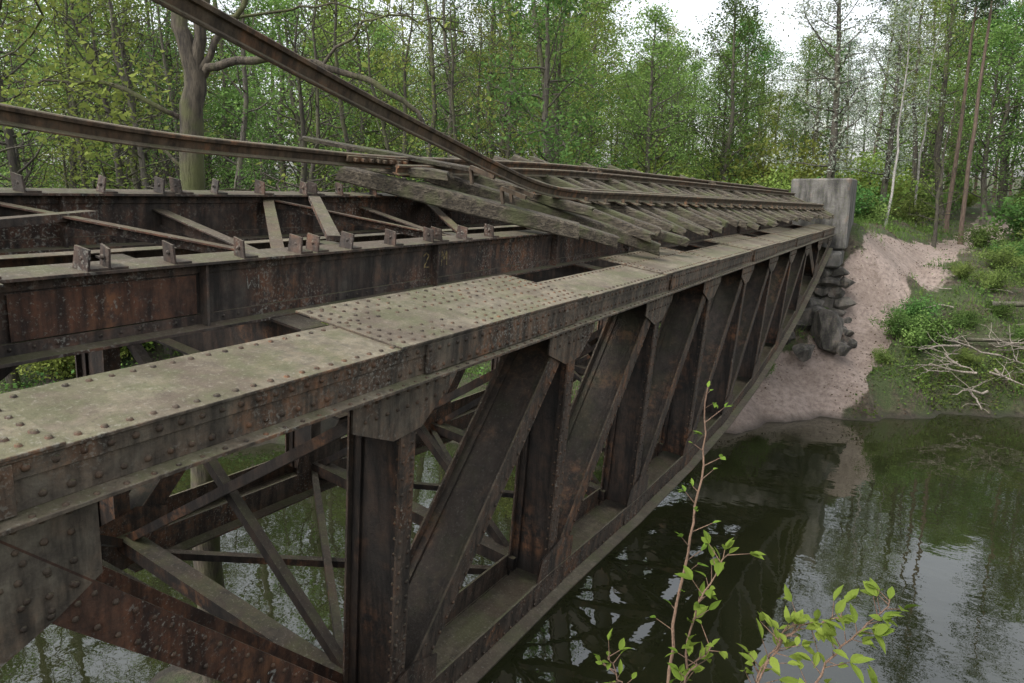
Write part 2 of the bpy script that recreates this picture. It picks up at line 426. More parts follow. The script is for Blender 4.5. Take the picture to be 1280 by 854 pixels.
for (a,h0,h1) in ((1.5,-.13,.32),(3.3,.07,.50)):
    ye=YN[-1]
    lbox(mb,a-.01,a+.01,-2.5,ye,h0,h1,0)
    lbox(mb,a-.14,a+.14,-2.5,ye,h0-.02,h0,0)
    lbox(mb,a-.03,a+.03,-2.5,ye,h0,h0+.07,0)
    lbox(mb,a-.03,a+.03,-2.5,ye,h1-.08,h1,0)
    lbox(mb,a-.13,a+.13,-2.5,ye,h1,h1+.02,0)
    for y in np.arange(.4,ye,DY):
        lbox(mb,a-.1,a-.012,y-.01,y+.01,h0+.001,h1-.001,0)
        lbox(mb,a-.035,a-.012,y+.01,y+.09,h0+.072,h1-.082,0)
    y=-2.4
    while y<14:
        riv.rivet(P(a-.031,y,h0+.035),OUT,.013,1); riv.rivet(P(a-.031,y+.07,h1-.04),OUT,.013,1); y+=.13
lbox(mb,1.28,1.36,-2.5,1.75,-.02,.27,0); lbox(mb,1.2,1.62,-2.5,1.78,.345,.36,0); lbox(mb,1.28,1.5,1.74,1.755,-.02,.33,0)
lbox(mb,1.466,1.469,1.9,3.1,-.05,.23,1)
ys=-1.6; k=0
while ys<9:
    a0,a1=(1.55,3.25) if k%2==0 else (3.25,1.55)
    hh0,hh1=(.29,.46) if k%2==0 else (.46,.29)
    mb.beam(P(a0,ys,hh0),P(a1,ys+1.35,hh1),UP,.11,.016,1)
    mb.beam(P(a0,ys+.05,hh0-.045),P(a1,ys+1.40,hh1-.045),UP,.014,.09,0)
    if k%2==0:
        mb.beam(P(1.52,ys+.1,.2),P(3.28,ys+.1,.36),UP,.12,.016,0); mb.beam(P(1.52,ys+.14,.13),P(3.28,ys+.14,.29),UP,.014,.14,0)
    ys+=1.38; k+=1
mb.beam(P(1.62,4.6,.39),P(2.9,5.6,.53),UP,.12,.05,0)
mb.beam(P(1.6,-.5,.42),P(2.9,3.2,.40),UP,.1,.06,0)
mb.beam(P(1.6,.9,.40),P(3.2,2.4,.54),UP,.1,.05,0)
for (a,h1) in ((1.5,.34),(3.3,.52)):
    y=-1.2; j=0
    while y<(7.2 if a<2 else 9):
        for dy in ((0,) if j%3 else (0,.17)):
            yy=y+dy+random.uniform(-.03,.03); t=random.uniform(-.03,.03); tp_=random.uniform(-.02,.03)
            hb=.36 if (a<2 and yy<1.7) else h1
            aa=a-.06
            mb.box8([P(aa-.06,yy,hb),P(aa+.07,yy+t,hb),P(aa+.07,yy+t+.016,hb),P(aa-.06,yy+.016,hb),P(aa-.055,yy+tp_,hb+.13),P(aa+.065,yy+t+tp_,hb+.14),P(aa+.065,yy+t+.016+tp_,hb+.14),P(aa-.055,yy+.016+tp_,hb+.13)],0)
            lbox(mb,aa-.06,aa+.07,yy+.02,yy+.13,hb+.001,hb+.016,0)
            riv.rivet(P(aa,yy+tp_*.5-.002,hb+.07),(0,-1,0),.018,1)
        y+=.58; j+=1
mb.build('stringers',[M_string,M_rusty],bridge,bevel=.003)
def paintm(name,c):
    m,nt,bs=newmat(name); tc=N(nt,'ShaderNodeTexCoord').outputs['Object']
    nt.links.new(mix(nt,ramp(nt,noise(nt,tc,30,4,.7),[(.42,0.),(.58,1.)]),(.05,.04,.033),c),bs.inputs['Base Color']); bs.inputs['Roughness'].default_value=.9; return m
M_paint=paintm('faded_paint',(.24,.18,.075)); M_paint2=paintm('faded_white_paint',(.20,.19,.165))
mb=MB()
def strokes(lines,y0,h0,sy,sh,a,th,m):
    for ln in lines:
        for (p,q) in zip(ln[:-1],ln[1:]):
            mb.beam(P(a,y0+p[0]*sy,h0+p[1]*sh),P(a,y0+q[0]*sy,h0+q[1]*sh),A,th,.003,m)
strokes([[(0,.8),(.3,1),(.6,.8),(.1,.05),(.7,.0)],[(1,1),(1.15,0),(1.4,.7),(1.65,0),(1.8,1)],[(2.1,0),(2.15,1),(2.4,.4),(2.7,1),(2.75,0)]],5.75,.06,.15,.15,1.4875,.016,0)
strokes([[(0,1),(.1,0),(.4,.6),(.7,0)],[(1,0),(1,1)]],3.55,.08,.11,.10,1.4875,.010,1)
strokes([[(.4,0),(.4,1),(0,.35),(.6,.35)],[(.9,1),(1.3,.9),(1.0,.5),(1.4,.1),(.9,0)]],2.35,-2.0,.14,.15,.033,.016,1)
mb.build('paint_marks',[M_paint,M_paint2],bridge)
RR=[(.2,-3.95,1.95),(1.6,-4.08,1.60),(3.06,-4.2,1.27),(4.9,-4.4,.90),(6.3,-4.5,.62),(7.4,-4.55,.39),(8.5,-4.58,.19),(9.8,-4.6,.09),(12,-4.5,.05),(16,-4.28,-.03),(22,-3.9,-.16),(28.9,-3.48,-.30)]
LR=[(-.5,-6.35,1.15),(1.2,-6.3,.88),(2.72,-6.2,.70),(3.97,-6.1,.58),(5.4,-6.05,.53),(6.96,-6.0,.50),(9,-5.98,.54),(11.9,-5.9,.57),(16,-5.6,.50),(22,-5.25,.38),(28.9,-4.75,.23)]
def cat(pts,n=10):
    out=[]; p=[np.array((x,y,z),float) for y,x,z in pts]; p=[2*p[0]-p[1]]+p+[2*p[-1]-p[-2]]
    for i in range(1,len(p)-2):
        for t in np.linspace(0,1,n,endpoint=False):
            out.append(.5*((2*p[i])+(-p[i-1]+p[i+1])*t+(2*p[i-1]-5*p[i]+4*p[i+1]-p[i+2])*t*t+(-p[i-1]+3*p[i]-3*p[i+1]+p[i+2])*t**3))
    out.append(p[-2]); return np.array(out)
def at(pts,y):
    a=np.array(pts); return Vector((np.interp(y,a[:,0],a[:,1]),y,np.interp(y,a[:,0],a[:,2])))
PRO=[(-.065,0),(.065,0),(.065,.012),(.012,.03),(.012,.1),(.036,.112),(.036,.142),(.025,.15),(-.025,.15),(-.036,.142),(-.036,.112),(-.012,.1),(-.012,.03),(-.065,.012)]
def rail(mb,curve,side0,m=0,sc=1.0,drop=.15):
    n=len(PRO); b=len(mb.v)
    T=np.gradient(curve,axis=0)
    for p,t in zip(curve,T):
        t=Vector(t).normalized(); s=side0-t*side0.dot(t); s.normalize(); u=s.cross(t)
        if u.z<0: u=-u
        for x,z in PRO: mb.v.append(tuple(Vector(p)+s*x*sc+u*((z)*sc-drop)))
    for i in range(len(curve)-1):
        for k in range(n):
            k2=(k+1)%n; mb.f.append((b+i*n+k,b+i*n+k2,b+(i+1)*n+k2,b+(i+1)*n+k)); mb.m.append(m)
    for i in (0,len(curve)-1):
        f=[b+i*n+k for k in range(n)]; mb.f.append(tuple(f)); mb.m.append(m)
mb=MB(); TS=Vector((1,0,-.33)).normalized()
rail(mb,cat(RR),TS); rail(mb,cat(LR),TS)
g1=[(y,x-.24,z+.06) for y,x,z in RR[7:]]; g2=[(y,x+.24,z-.10) for y,x,z in LR[5:]]
g1[0]=(8.9,-4.86,.16)
rail(mb,cat(g1),TS,0,.8,.14); rail(mb,cat(g2),TS,0,.8,.14)
for y in (6.6,7.1,13.,20.):
    p=at(LR,y)
    mb.beam(p+Vector((.035,-.3,-.07)),p+Vector((.035,.3,-.07)),TS.cross(Vector((0,1,0))),.03,.07,0)
    for q in (-.2,-.07,.07,.2): mb.beam(p+Vector((.03,q,-.07)),p+Vector((.1,q,-.09)),(0,0,1),.035,.035,0)
mb.build('rails',[M_rail],bridge)
mb=MB(); pl=MB()
def sleeper(p0,p1,w=.22,h=.17,m=0):
    p0=Vector(p0);p1=Vector(p1); d=(p1-p0); n=5
    up=Vector((.3,0,1)); dn=d.normalized(); sd=dn.cross(up).normalized(); u=sd.cross(dn).normalized()
    ring=[]
    for i in range(n+1):
        t=i/n; c=p0+d*t+u*random.uniform(-.014,.014)+sd*random.uniform(-.014,.014)
        ww=w*random.uniform(.88,1.05); hh=h*random.uniform(.88,1.05)
        if i in (0,n): ww*=.9; hh*=.85
        ring.append([c+sd*(a*ww/2)+u*(b*hh/2)+dn*(random.uniform(-.05,.05) if i in(0,n) else 0) for a,b in ((-1,-.8),(-.8,-1),(.8,-1),(1,-.8),(1,.75),(.8,1),(-.8,1),(-1,.75))])
    b=len(mb.v)
    for r in ring: mb.v+=[tuple(x) for x in r]
    for i in range(n):
        for k in range(8):
            k2=(k+1)%8; mb.f.append((b+i*8+k,b+i*8+k2,b+(i+1)*8+k2,b+(i+1)*8+k)); mb.m.append(m)
    mb.f.append(tuple(b+k for k in range(8))); mb.m.append(m); mb.f.append(tuple(b+n*8+k for k in range(7,-1,-1))); mb.m.append(m)
y=9.6
while y<28.8:
    r=at(RR,y)-Vector((0,0,.24)); l=at(LR,y)-Vector((0,0,.24)); d=(l-r); d.normalize()
    f=(28.8-y)/19.2; er=.45+.62*f+random.uniform(-.15,.12); el=.5+random.uniform(-.12,.3)
    sk=.10+.35*f+random.uniform(-.05,.07)
    p0=r-d*er; p1=l+d*el; p0.y+=sk; p1.y-=sk*.6; p0.z+=random.uniform(-.06,.02)-.06*f; p1.z+=random.uniform(-.03,.09)
    sleeper(p0,p1,random.uniform(.16,.21),random.uniform(.13,.18))
    for q in (at(RR,y),at(LR,y)):
        c=q-Vector((0,-sk*(.4 if q.x>-5 else -.2),.158))
        pl.beam(c+TS*-.17,c+TS*.17,(0,0,1),.2,.02,0)
        for s in (-.11,.11): pl.beam(c+TS*s+Vector((0,.05,.0)),c+TS*s+Vector((0,.05,.07)),(0,1,0),.05,.05,0)
    y+=.62*random.uniform(.88,1.12)
sleeper((-3.9,8.25,-.45),(-6.5,6.75,.30),.24,.22)
sleeper((-3.5,10.3,-.78),(-6.2,8.1,.30),.23,.2)
sleeper((-3.75,9.2,-.62),(-5.9,7.6,.10),.2,.18)
sleeper((-4.2,9.35,-.22),(-6.5,8.6,.42),.2,.16)
sleeper((-5.0,8.3,.27),(-7.1,6.7,.74),.2,.06)
sleeper((-5.3,7.4,.25),(-6.7,7.05,.42),.22,.14)
sleeper((-3.35,11.3,-.74),(-5.2,10.0,-.18),.2,.16)
for q in ((-5.1,7.6,.36),(-5.3,7.9,.36),(-4.75,8.0,.12),(-4.7,7.7,.1)):
    pl.beam(Vector(q),Vector(q)+Vector((.3,.1,-.12)),(0,0,1),.12,.05,0); pl.beam(Vector(q),Vector(q)+Vector((.02,.0,-.2)),(0,1,0),.04,.04,0)
mb.build('sleepers',[M_tim],bridge); pl.build('tie_plates',[M_rail],bridge)
riv.build('rivets',[M_riv,M_string],bridge,smooth=True)
def stone(name,c1,c2,sc=2,bst=.8):
    m,nt,bs=newmat(name); tc=N(nt,'ShaderNodeTexCoord').outputs['Object']
    n1=noise(nt,tc,sc,6,.7); n2=noise(nt,tc,sc*9,5,.7); st=noise(nt,tc,1,5,.6,(3,3,.5))
    c=mix(nt,ramp(nt,n1,[(.35,0.),(.65,1.)]),c1,c2)
    c=mix(nt,ramp(nt,st,[(.43,0.),(.58,.85)]),c,tuple(x*.3 for x in c1))
    c=mix(nt,ramp(nt,n2,[(.54,0.),(.64,.65)]),c,(.075,.085,.04))
    c=mix(nt,ramp(nt,n1,[(.56,0.),(.66,.5)]),c,(.14,.095,.065))
    nt.links.new(c,bs.inputs['Base Color']); bs.inputs['Roughness'].default_value=.9; bump(nt,bs,mix(nt,.5,n1,n2),bst,.06); return m
M_conc=stone('old_concrete',(.085,.08,.072),(.17,.16,.145)); M_rock=stone('rough_stone',(.05,.045,.04),(.145,.128,.11))
def rock(mb,c,s,seed):
    r=random.Random(seed)
    bm=bmesh.new(); bmesh.ops.create_icosphere(bm,subdivisions=3,radius=1)
    ax=[Vector((r.gauss(0,1),r.gauss(0,1),r.gauss(0,1))).normalized() for _ in range(13)]
    th=[r.uniform(.45,.75) for _ in ax]
    for v in bm.verts:
        p=v.co.copy()
        for a,t in zip(ax,th):
            dd=p.dot(a)
            if dd>t: p-=a*(dd-t)
        v.co=p*r.uniform(.97,1.03)*1.25
    b=len(mb.v)
    for v in bm.verts: mb.v.append((c[0]+v.co.x*s[0],c[1]+v.co.y*s[1],c[2]+v.co.z*s[2]))
    for f in bm.faces: mb.f.append(tuple(b+v.index for v in f.verts)); mb.m.append(0)
    bm.free()
ab=empty('bridge_abutment')
mb=MB()
def wbox(mb,x0,x1,y0,y1,z0,z1,m=0): mb.box8([(x0,y0,z0),(x1,y0,z0),(x1,y1,z0),(x0,y1,z0),(x0,y0,z1),(x1,y0,z1),(x1,y1,z1),(x0,y1,z1)],m)
wbox(mb,-4.75,-2.62,29.3,31.6,-2.0,.66); wbox(mb,-8.2,-4.78,29.6,31.4,-2.4,-.15)
wbox(mb,-8.3,-2.7,28.3,30.2,-2.6,-2.05)
mb.build('parapet_wall',[M_conc],ab,bevel=.06)
mb=MB(); wbox(mb,-8.2,-2.9,28.6,30.5,-6,-2.6)
rr=random.Random(4)
for r_ in range(7):
    for c_ in range(10):
        x=-8.1+c_*.6+(r_%2)*.3+rr.uniform(-.06,.06); z=-2.8-r_*.38
        rock(mb,(x,28.6,z),(.36,.24,.25),r_*20+c_)
        if c_<4: rock(mb,(-2.86,28.8+c_*.62+(r_%2)*.3,z),(.24,.38,.25),500+r_*20+c_)
for k in range(26):
    x=-2.6+rr.uniform(-2.0,.35); yy=28.0-rr.uniform(0,2.0)*rr.random(); z=float(height(x,yy))
    s=rr.uniform(.16,.5); rock(mb,(x,yy,z+.1*s),(s*1.1,s,s*.9),900+k)
mb.build('masonry',[M_rock],ab)
mb=MB(); z=float(height(-2.6,26.6)); rock(mb,(-2.7,26.6,z+.5),(.66,.6,.82),178); rock(mb,(-3.15,27.3,z+1.0),(.55,.5,.6),79); rock(mb,(-2.1,26.0,z+.1),(.3,.3,.25),80); rock(mb,(-3.3,25.7,z+.0),(.4,.4,.35),81); mb.build('boulder',[M_rock])
na=empty('bridge_abutment'); mb=MB(); wbox(mb,-8.4,-3.2,-3.5,.25,-8,-1.95); mb.build('pier_block',[M_rock],na,bevel=.06)
# ------------------------------------------------------------------ vegetation
def tree_mesh(name,seed,H,r0,cs,spread,nb,nleaf,lsz,mats,top_r=.12,lean=.03,sub=4,prof='round',up=.35,K=6,clump=.35):
    r=np.random.default_rng(seed); q=QB()
    n=12; t=np.linspace(0,1,n); w=np.cumsum(r.normal(0,lean,(n,2))*H/n*2,axis=0); w[0]=0
    tr=np.stack([w[:,0],w[:,1],t*H-.5],1); rad=r0*(1-t)**.8+r0*top_r; rad[0]*=1.35
    q.tube(tr,rad,0,K+2)
    C=[]
    for b in range(nb):
        f=cs+(1-cs)*(b+r.uniform(0,1))/nb; f=min(f,.985)
        i=f*(n-1); i0=int(i); p=tr[i0]+(tr[min(i0+1,n-1)]-tr[i0])*(i-i0)
        g=(f-cs)/(1-cs)
        pr={'round':math.sin(math.pi*min(1,.18+g*.8))**.8,'cone':1-g*.85,'top':.5+.5*math.sin(math.pi*g)}[prof]
        L=spread*pr*r.uniform(.6,1.15); az=b*2.4+r.uniform(-.5,.5); el=r.uniform(.05,.5)+up*g
        d=np.array([math.cos(az)*math.cos(el),math.sin(az)*math.cos(el),math.sin(el)])
        m=6; pts=[p]
        for k in range(m):
            d=d+r.normal(0,.16,3)+np.array([0,0,.04]); d/=np.linalg.norm(d); pts.append(pts[-1]+d*L/m)
        br=max(.012,r0*.38*(1-f*.6)); q.tube(pts,np.linspace(br,br*.2,m+1),0,4)
        for s in range(sub):
            k=r.integers(2,m+1); sp=pts[k]; dd=d*.3+r.normal(0,.6,3); dd[2]=abs(dd[2])*.6; dd/=np.linalg.norm(dd)
            l2=L*r.uniform(.25,.5); sp2=[sp,sp+dd*l2*.5+r.normal(0,.05,3),sp+dd*l2]
            q.tube(sp2,[br*.35,br*.22,.006],0,3)
            for z in range(3): C.append(sp+dd*l2*(z/2.2+.15))
        C.append(pts[-1]); C.append(pts[-2])
    C=np.array(C)
    idx=r.integers(0,len(C),nleaf); wgt=r.uniform(.2,1,len(C))
    keep=r.uniform(0,1,nleaf)<wgt[idx]; idx=idx[keep]
    cen=C[idx]+r.normal(0,clump,(len(idx),3))*np.array([1,1,.6])
    q.leaves(cen,lsz,1,r,flat=.3)
    me=q.mesh(name,mats); me['H']=float(H); return me
def bush_mesh(name,seed,R,H,nleaf,lsz,mats):
    r=np.random.default_rng(seed); q=QB(); C=[]
    for b in range(26):
        az=r.uniform(0,6.28); o=R*r.uniform(0,1.25); p=np.array([0,0,-.1]); e=np.array([math.cos(az)*o,math.sin(az)*o,H*r.uniform(.35,1.1)*(1-.4*o/R)])
        m=(p+e)/2+np.array([0,0,H*.15])+r.normal(0,.1,3); q.tube([p,m,e],[.025,.014,.005],0,4)
        for t in (.25,.45,.65,.85,1.): C.append(p+(e-p)*t+np.array([0,0,H*.1*math.sin(t*3)]))
    C=np.array(C); idx=r.integers(0,len(C),nleaf); q.leaves(C[idx]+r.normal(0,R*.12,(nleaf,3)),lsz,1,r,flat=.3)
    return q.mesh(name,mats)
P_thin=[tree_mesh('thin%d'%i,10+i,17+i,.15+.025*i,.34,2.4,24,5200,.135,[(B_grey,B_dark)[i%2],(L_spring,L_yel,L_green)[i%3]],lean=.05,clump=.38) for i in range(4)]
P_full=[tree_mesh('full%d'%i,30+i,14+i,.20,.14,3.8,36,12500,.18,[B_grey,(L_spring,L_green,L_yel)[i%3]],lean=.04,sub=5,clump=.40) for i in range(3)]
P_blos=[tree_mesh('blossom',50,12,.18,.2,3.0,34,10000,.14,[B_grey,L_white],sub=5,clump=.36)]
P_pine=[tree_mesh('pine%d'%i,60+i,17,.115,.66,2.0,20,5000,.15,[B_pine,L_pine],lean=.012,clump=.26,prof='top') for i in range(2)]
P_birch=[tree_mesh('birch',70,14,.075,.5,2.0,22,3000,.12,[B_birch,L_spring],lean=.04)]
P_bare=[tree_mesh('bare',80,13,.16,.2,3.2,34,500,.1,[B_dark,L_yel],lean=.06,sub=6),tree_mesh('bare2',81,15,.13,.4,2.2,26,400,.1,[B_dark,L_yel],lean=.05,sub=5)]
P_bush=[bush_mesh('bush%d'%i,90+i,1.5,1.9,4200,.13,[B_grey,(L_green,L_spring,L_yel)[i]]) for i in range(3)]
def put(me,name,x,y,s=1,parent=None,rz=None,sink=0,tilt=.03):
    o=bpy.data.objects.new(name,me); link(o,parent)
    o.location=(x,y,float(height(x,y))-sink); o.scale=(s*random.uniform(.9,1.1),)*2+(s,)
    o.rotation_euler=(random.uniform(-tilt,tilt),random.uniform(-tilt,tilt),random.uniform(0,6.28) if rz is None else rz); return o
forest=empty('background_forest')
cnt=0; tries=0; placed=[]
while cnt<240 and tries<9000:
    tries+=1
    ang=random.uniform(-12,70); dist=23+70*random.random()**.85
    x=-dist*math.sin(math.radians(ang)); y=dist*math.cos(math.radians(ang))
    d,e=de(x,y)
    if d<2.5 or float(pathdist(np.array(x),np.array(y)))<1.2: continue
    if -9<x<-.5 and 26<y<50: continue
    if ang<14 and dist<42: continue
    if any((x-a)**2+(y-b)**2<3.5 for a,b in placed): continue
    zb=float(height(x,y))
    gap=4<ang<24
    if gap and dist<46: continue
    if ang>30: pool=random.choice([P_thin,P_thin,P_bare,P_full]) if dist<60 else random.choice([P_thin,P_full])
    elif ang<6: pool=random.choice([P_thin,P_full,P_pine])
    else: pool=random.choice([P_thin,P_full,P_full])
    me=random.choice(pool); H=me['H']
    top=dist*random.uniform(.25,.40)-zb
    if gap: top=dist*(.185+.04*math.sin(ang*1.1)+random.uniform(-.03,.02)) - zb
    s=min(1.15,top/H)
    if s<.35: continue
    if ang>25 and random.random()<.2: s*=.6
    put(me,'tree',x,y,s,forest,tilt=.05); placed.append((x,y)); cnt+=1
cnt=0
while cnt<215:
    ang=random.uniform(-14,72) if cnt<170 else random.uniform(2,26); dist=20+50*random.random()**.8
    if cnt>=170: dist=random.uniform(44,72)
    x=-dist*math.sin(math.radians(ang)); y=dist*math.cos(math.radians(ang)); d,e=de(x,y)
    if d<1.2 or float(pathdist(np.array(x),np.array(y)))<1.3: continue
    if -9.5<x<-1 and 24<y<36: continue
    if ang<12 and dist<38: continue
    put(random.choice(P_bush),'bush',x,y,random.uniform(.7,1.9)*(1.35 if cnt>=170 else 1),forest); cnt+=1
put(P_full[0],'deciduous_tree',-13.5,38,.85); put(P_full[1],'deciduous_tree',-10.5,42,.85); put(P_full[2],'deciduous_tree',-16.5,35,.65)
put(P_blos[0],'blossoming_tree',-4.4,40,1.1); put(P_blos[0],'blossoming_tree',-2.2,44,.95)
for x,y,s in ((1.5,42,1.0),(.9,46,1.),(5.2,48,1.05)): put(random.choice(P_pine),'pine_tree',x,y,s,tilt=.01)
for x,y,s in ((-1.9,39.5,.8),(-.6,47,.9)): put(P_birch[0],'birch_tree',x,y,s)
for x,y,s in ((-19,17.5,.95),(-24,15,1.),(-15.5,20,.85),(-27,17,.95),(-21,20,1),(-13,27,1),(.3,39.5,.55),(-17,23,1.1),(-25,12,1.1),(-22,24,1.1)): put(random.choice(P_bare),'bare_tree',x,y,s,tilt=.1)
for x,y,s in ((5.5,43,.66),(9,47,.75),(7,56,.85),(2.9,53,.85),(-.5,56,.75),(4.2,60,.95),(1.5,62,.95),(-2.5,60,.85)): put(P_full[1 if x>3 else 0],'deciduous_tree',x,y,s)
for x,y,s in ((-.5,27.8,.55),(.2,28.2,.7),(.85,28.9,.6),(-.05,29.4,.66),(1.6,30.4,.42),(2.6,33.5,.5),(3.9,35,.6),(4.8,32.4,.5),(-4.4,24.4,.35),(-5.4,24.2,.5),(-6.6,23.6,.5),(4.6,39,.8),(6.4,38,.8),(1.4,33.2,.4),(-1.0,26.8,.3),(2.6,31.2,.35),(3.4,37.5,.7),(2.8,36.2,.6),(1.6,28.2,.3),(3.2,29.6,.35),(2.2,39.5,.7),(5.8,35,.7)): put(P_bush[random.choice((0,0,1))],'riverside_shrub',x,y,s,tilt=.25)
q=QB(); r=np.random.default_rng(5); T=np.array([-8.1,5.55,0]); Rv=np.array([.861,.509,0]); Fv=np.array([-.509,.861,0])
def tp(o,z,f=0): return T+Rv*o+Fv*f+np.array([0,0,z])
def wig(pts,n=4,a=.04):
    pts=np.array(pts); t=np.linspace(0,len(pts)-1,(len(pts)-1)*n+1); out=np.stack([np.interp(t,np.arange(len(pts)),pts[:,k]) for k in range(3)],1)
    o2=out.copy(); o2[1:-1]=.25*out[:-2]+.5*out[1:-1]+.25*out[2:]; return o2+r.normal(0,a,out.shape)
def limb(pts,r0,r1,a=.03,K=9):
    w=wig(pts,4,a); q.tube(w,np.linspace(r0,r1,len(w)),0,K); return w
limb([tp(-.15,-7.3),tp(-.12,-5.5),tp(0,-3),tp(.08,-1),tp(.2,.6),tp(.3,1.5)],.2,.125,.015,12)
limb([tp(.3,1.4),tp(.22,2.0),tp(.1,2.6),tp(0,3.6),tp(-.3,5.5),tp(-.6,8)],.11,.035,.02)
limb([tp(.3,1.4),tp(.42,2.0),tp(.7,3),tp(1.2,4.4),tp(1.6,7)],.08,.03,.02)
limb([tp(.3,1.35),tp(.7,1.58),tp(1.3,1.65),tp(1.9,1.52),tp(2.5,1.35),tp(2.95,1.05),tp(3.1,.85)],.055,.025,.02)
limb([tp(.25,1.3),tp(.7,1.95),tp(1.0,2.3),tp(1.35,2.6),tp(1.9,2.6)],.045,.015,.025)
B=[]
for o0,z0,o1,z1,rr_ in ((.1,2.4,-2.4,2.0,.035),(.2,.9,-2.0,1.3,.035),(.1,.3,-1.6,.9,.025),(0,3.0,-2.8,2.9,.035),(.5,2.4,3.4,2.9,.03),(.7,3,4.6,2.2,.03),(.15,0,1.8,-.2,.015),(-.1,3.6,-3,1.2,.03),(1.9,1.6,3.7,2.0,.02),(.4,2.0,2.8,2.2,.022),(1.0,2.3,4.2,3.4,.022)):
    w=limb([tp(o0,z0),tp(o0*.6+o1*.4,z0*.6+z1*.4+.25,r.normal(0,.4)),tp(o0*.3+o1*.7,z0*.3+z1*.7+.15,r.normal(0,.5)),tp(o1,z1,r.normal(0,.6))],rr_,.006,.04,5)
    for k in range(12):
        i=r.integers(4,len(w)); dd=r.normal(0,.5,3); dd[2]-=.1; e=w[i]+dd*.9; q.tube([w[i],w[i]+dd*.4+r.normal(0,.05,3),e],[.008,.005,.002],0,3)
        if o1<0: B+= [w[i]+dd*t for t in (.4,.7,.9)]
        elif r.uniform()<.35: B.append(e)
B=np.array(B); idx=r.integers(0,len(B),2600); q.leaves(B[idx]+r.normal(0,.14,(2600,3)),.085,1,r,flat=.4,asp=.6)
link(bpy.data.objects.new('riverside_tree',q.mesh('riverside_tree',[B_moss,L_yel])))
def scatter(n,e0,e1,d0,d1,r):
    e=r.uniform(e0,e1,n); d=d0+(d1-d0)*r.uniform(0,1,n)**1.3
    return -3.7+.78*e-.63*d, 22.1+.63*e+.78*d
def grass(name,n,e0,e1,d0,d1,h,lw,m,seed,leafy,pth=.0,thr=-.5,dmin=.15):
    r=np.random.default_rng(seed); x,y=scatter(n,e0,e1,d0,d1,r)
    pd=pathdist(x,y); cl=np.sin(x*1.3+y*.7+seed)+np.sin(y*1.9-x*.8)+r.normal(0,.5,n)
    k=(pd>r.uniform(-.05,.6,n)-pth)&(cl>thr); dd,_=de(x,y); k&=dd>dmin
    k&=~((x>-8.3)&(x<-2.5)&(y>28)&(y<31.8))
    x=x[k];y=y[k]; n=len(x); z=height(x,y); q=QB()
    if leafy:
        c=np.stack([x,y,z+r.uniform(0,1,n)**1.5*h*(1+.8*np.sin(x*2.1)*np.cos(y*1.7))],1); q.leaves(c,lw,0,r,flat=.5,asp=.7)
    else:
        b=np.stack([x,y,z-.02],1); az=r.uniform(0,6.28,n); s=np.stack([np.cos(az),np.sin(az),0*az],1)*lw
        hh=(h*r.uniform(.3,1.3,n))[:,None]; t=b+np.stack([r.normal(0,.35,n),r.normal(0,.35,n),np.ones(n)],1)*hh
        v=np.stack([b-s,b+s,t+s*.2,t-s*.2],1).reshape(-1,3); q.add(v,np.arange(4*n).reshape(-1,4),0)
    link(bpy.data.objects.new(name,q.mesh(name,[m],False)))
grass('grass',60000,-14,20,.1,20,.30,.012,L_under,1,False,0,-.4)
grass('undergrowth',75000,-30,22,.1,24,.50,.10,L_under,2,True,0,-.1)
grass('undergrowth',40000,-60,-6,.1,40,.5,.14,L_green,3,True)
grass('bank_edge_plants',14000,3.2,20,-.2,1.8,.35,.09,L_under,6,True,0,-.6,.05)
grass('leaf_litter',20000,-6,20,.1,16,.05,.07,L_litter,4,True,.8,-1.2)
q=QB(); r=np.random.default_rng(11)
def stick(c,az,el,L,rr_,kink=.08):
    d=np.array([math.cos(az)*math.cos(el),math.sin(az)*math.cos(el),math.sin(el)])
    w=np.cumsum(r.normal(0,kink*L*.35,(7,3)),axis=0); pts=c+d[None,:]*L*np.linspace(0,1,7)[:,None]+w-w[0]
    q.tube(pts,np.linspace(rr_,rr_*.3,7),0,5); return pts
cands=[]
while len(cands)<34:
    x=r.uniform(.6,6.0); y=r.uniform(25,32); d,e=de(x,y)
    if .2<d<2.2: cands.append((x,y))
for x,y in cands:
    z=float(height(x,y))+r.uniform(.25,.6)
    p=stick(np.array([x,y,z]),r.uniform(3.2,5.6),r.uniform(-.25,.3),r.uniform(.9,2.6),r.uniform(.018,.05))
    for j in range(4):
        i=r.integers(2,6); stick(p[i],r.uniform(0,6.28),r.uniform(-.3,.8),r.uniform(.3,1.2),.014)
for k in range(30):
    x=r.uniform(-.8,6); y=r.uniform(29,37)
    if float(pathdist(np.array(x),np.array(y)))<.3: continue
    stick(np.array([x,y,float(height(x,y))+.12]),r.uniform(0,6.28),r.uniform(-.1,.25),r.uniform(.6,2.2),r.uniform(.012,.035))
link(bpy.data.objects.new('driftwood',q.mesh('driftwood',[bark('bark_bleached',(.11,.09,.07),(.33,.29,.24),.05)])))
q=QB(); stick(np.array([2.3,31.2,float(height(2.3,31.2))+.25]),.5,.06,5.5,.13,.02); stick(np.array([1.6,29.2,float(height(1.6,29.2))+.35]),.25,.1,4.5,.08,.03)
link(bpy.data.objects.new('fallen_log',q.mesh('fallen_log',[B_grey])))
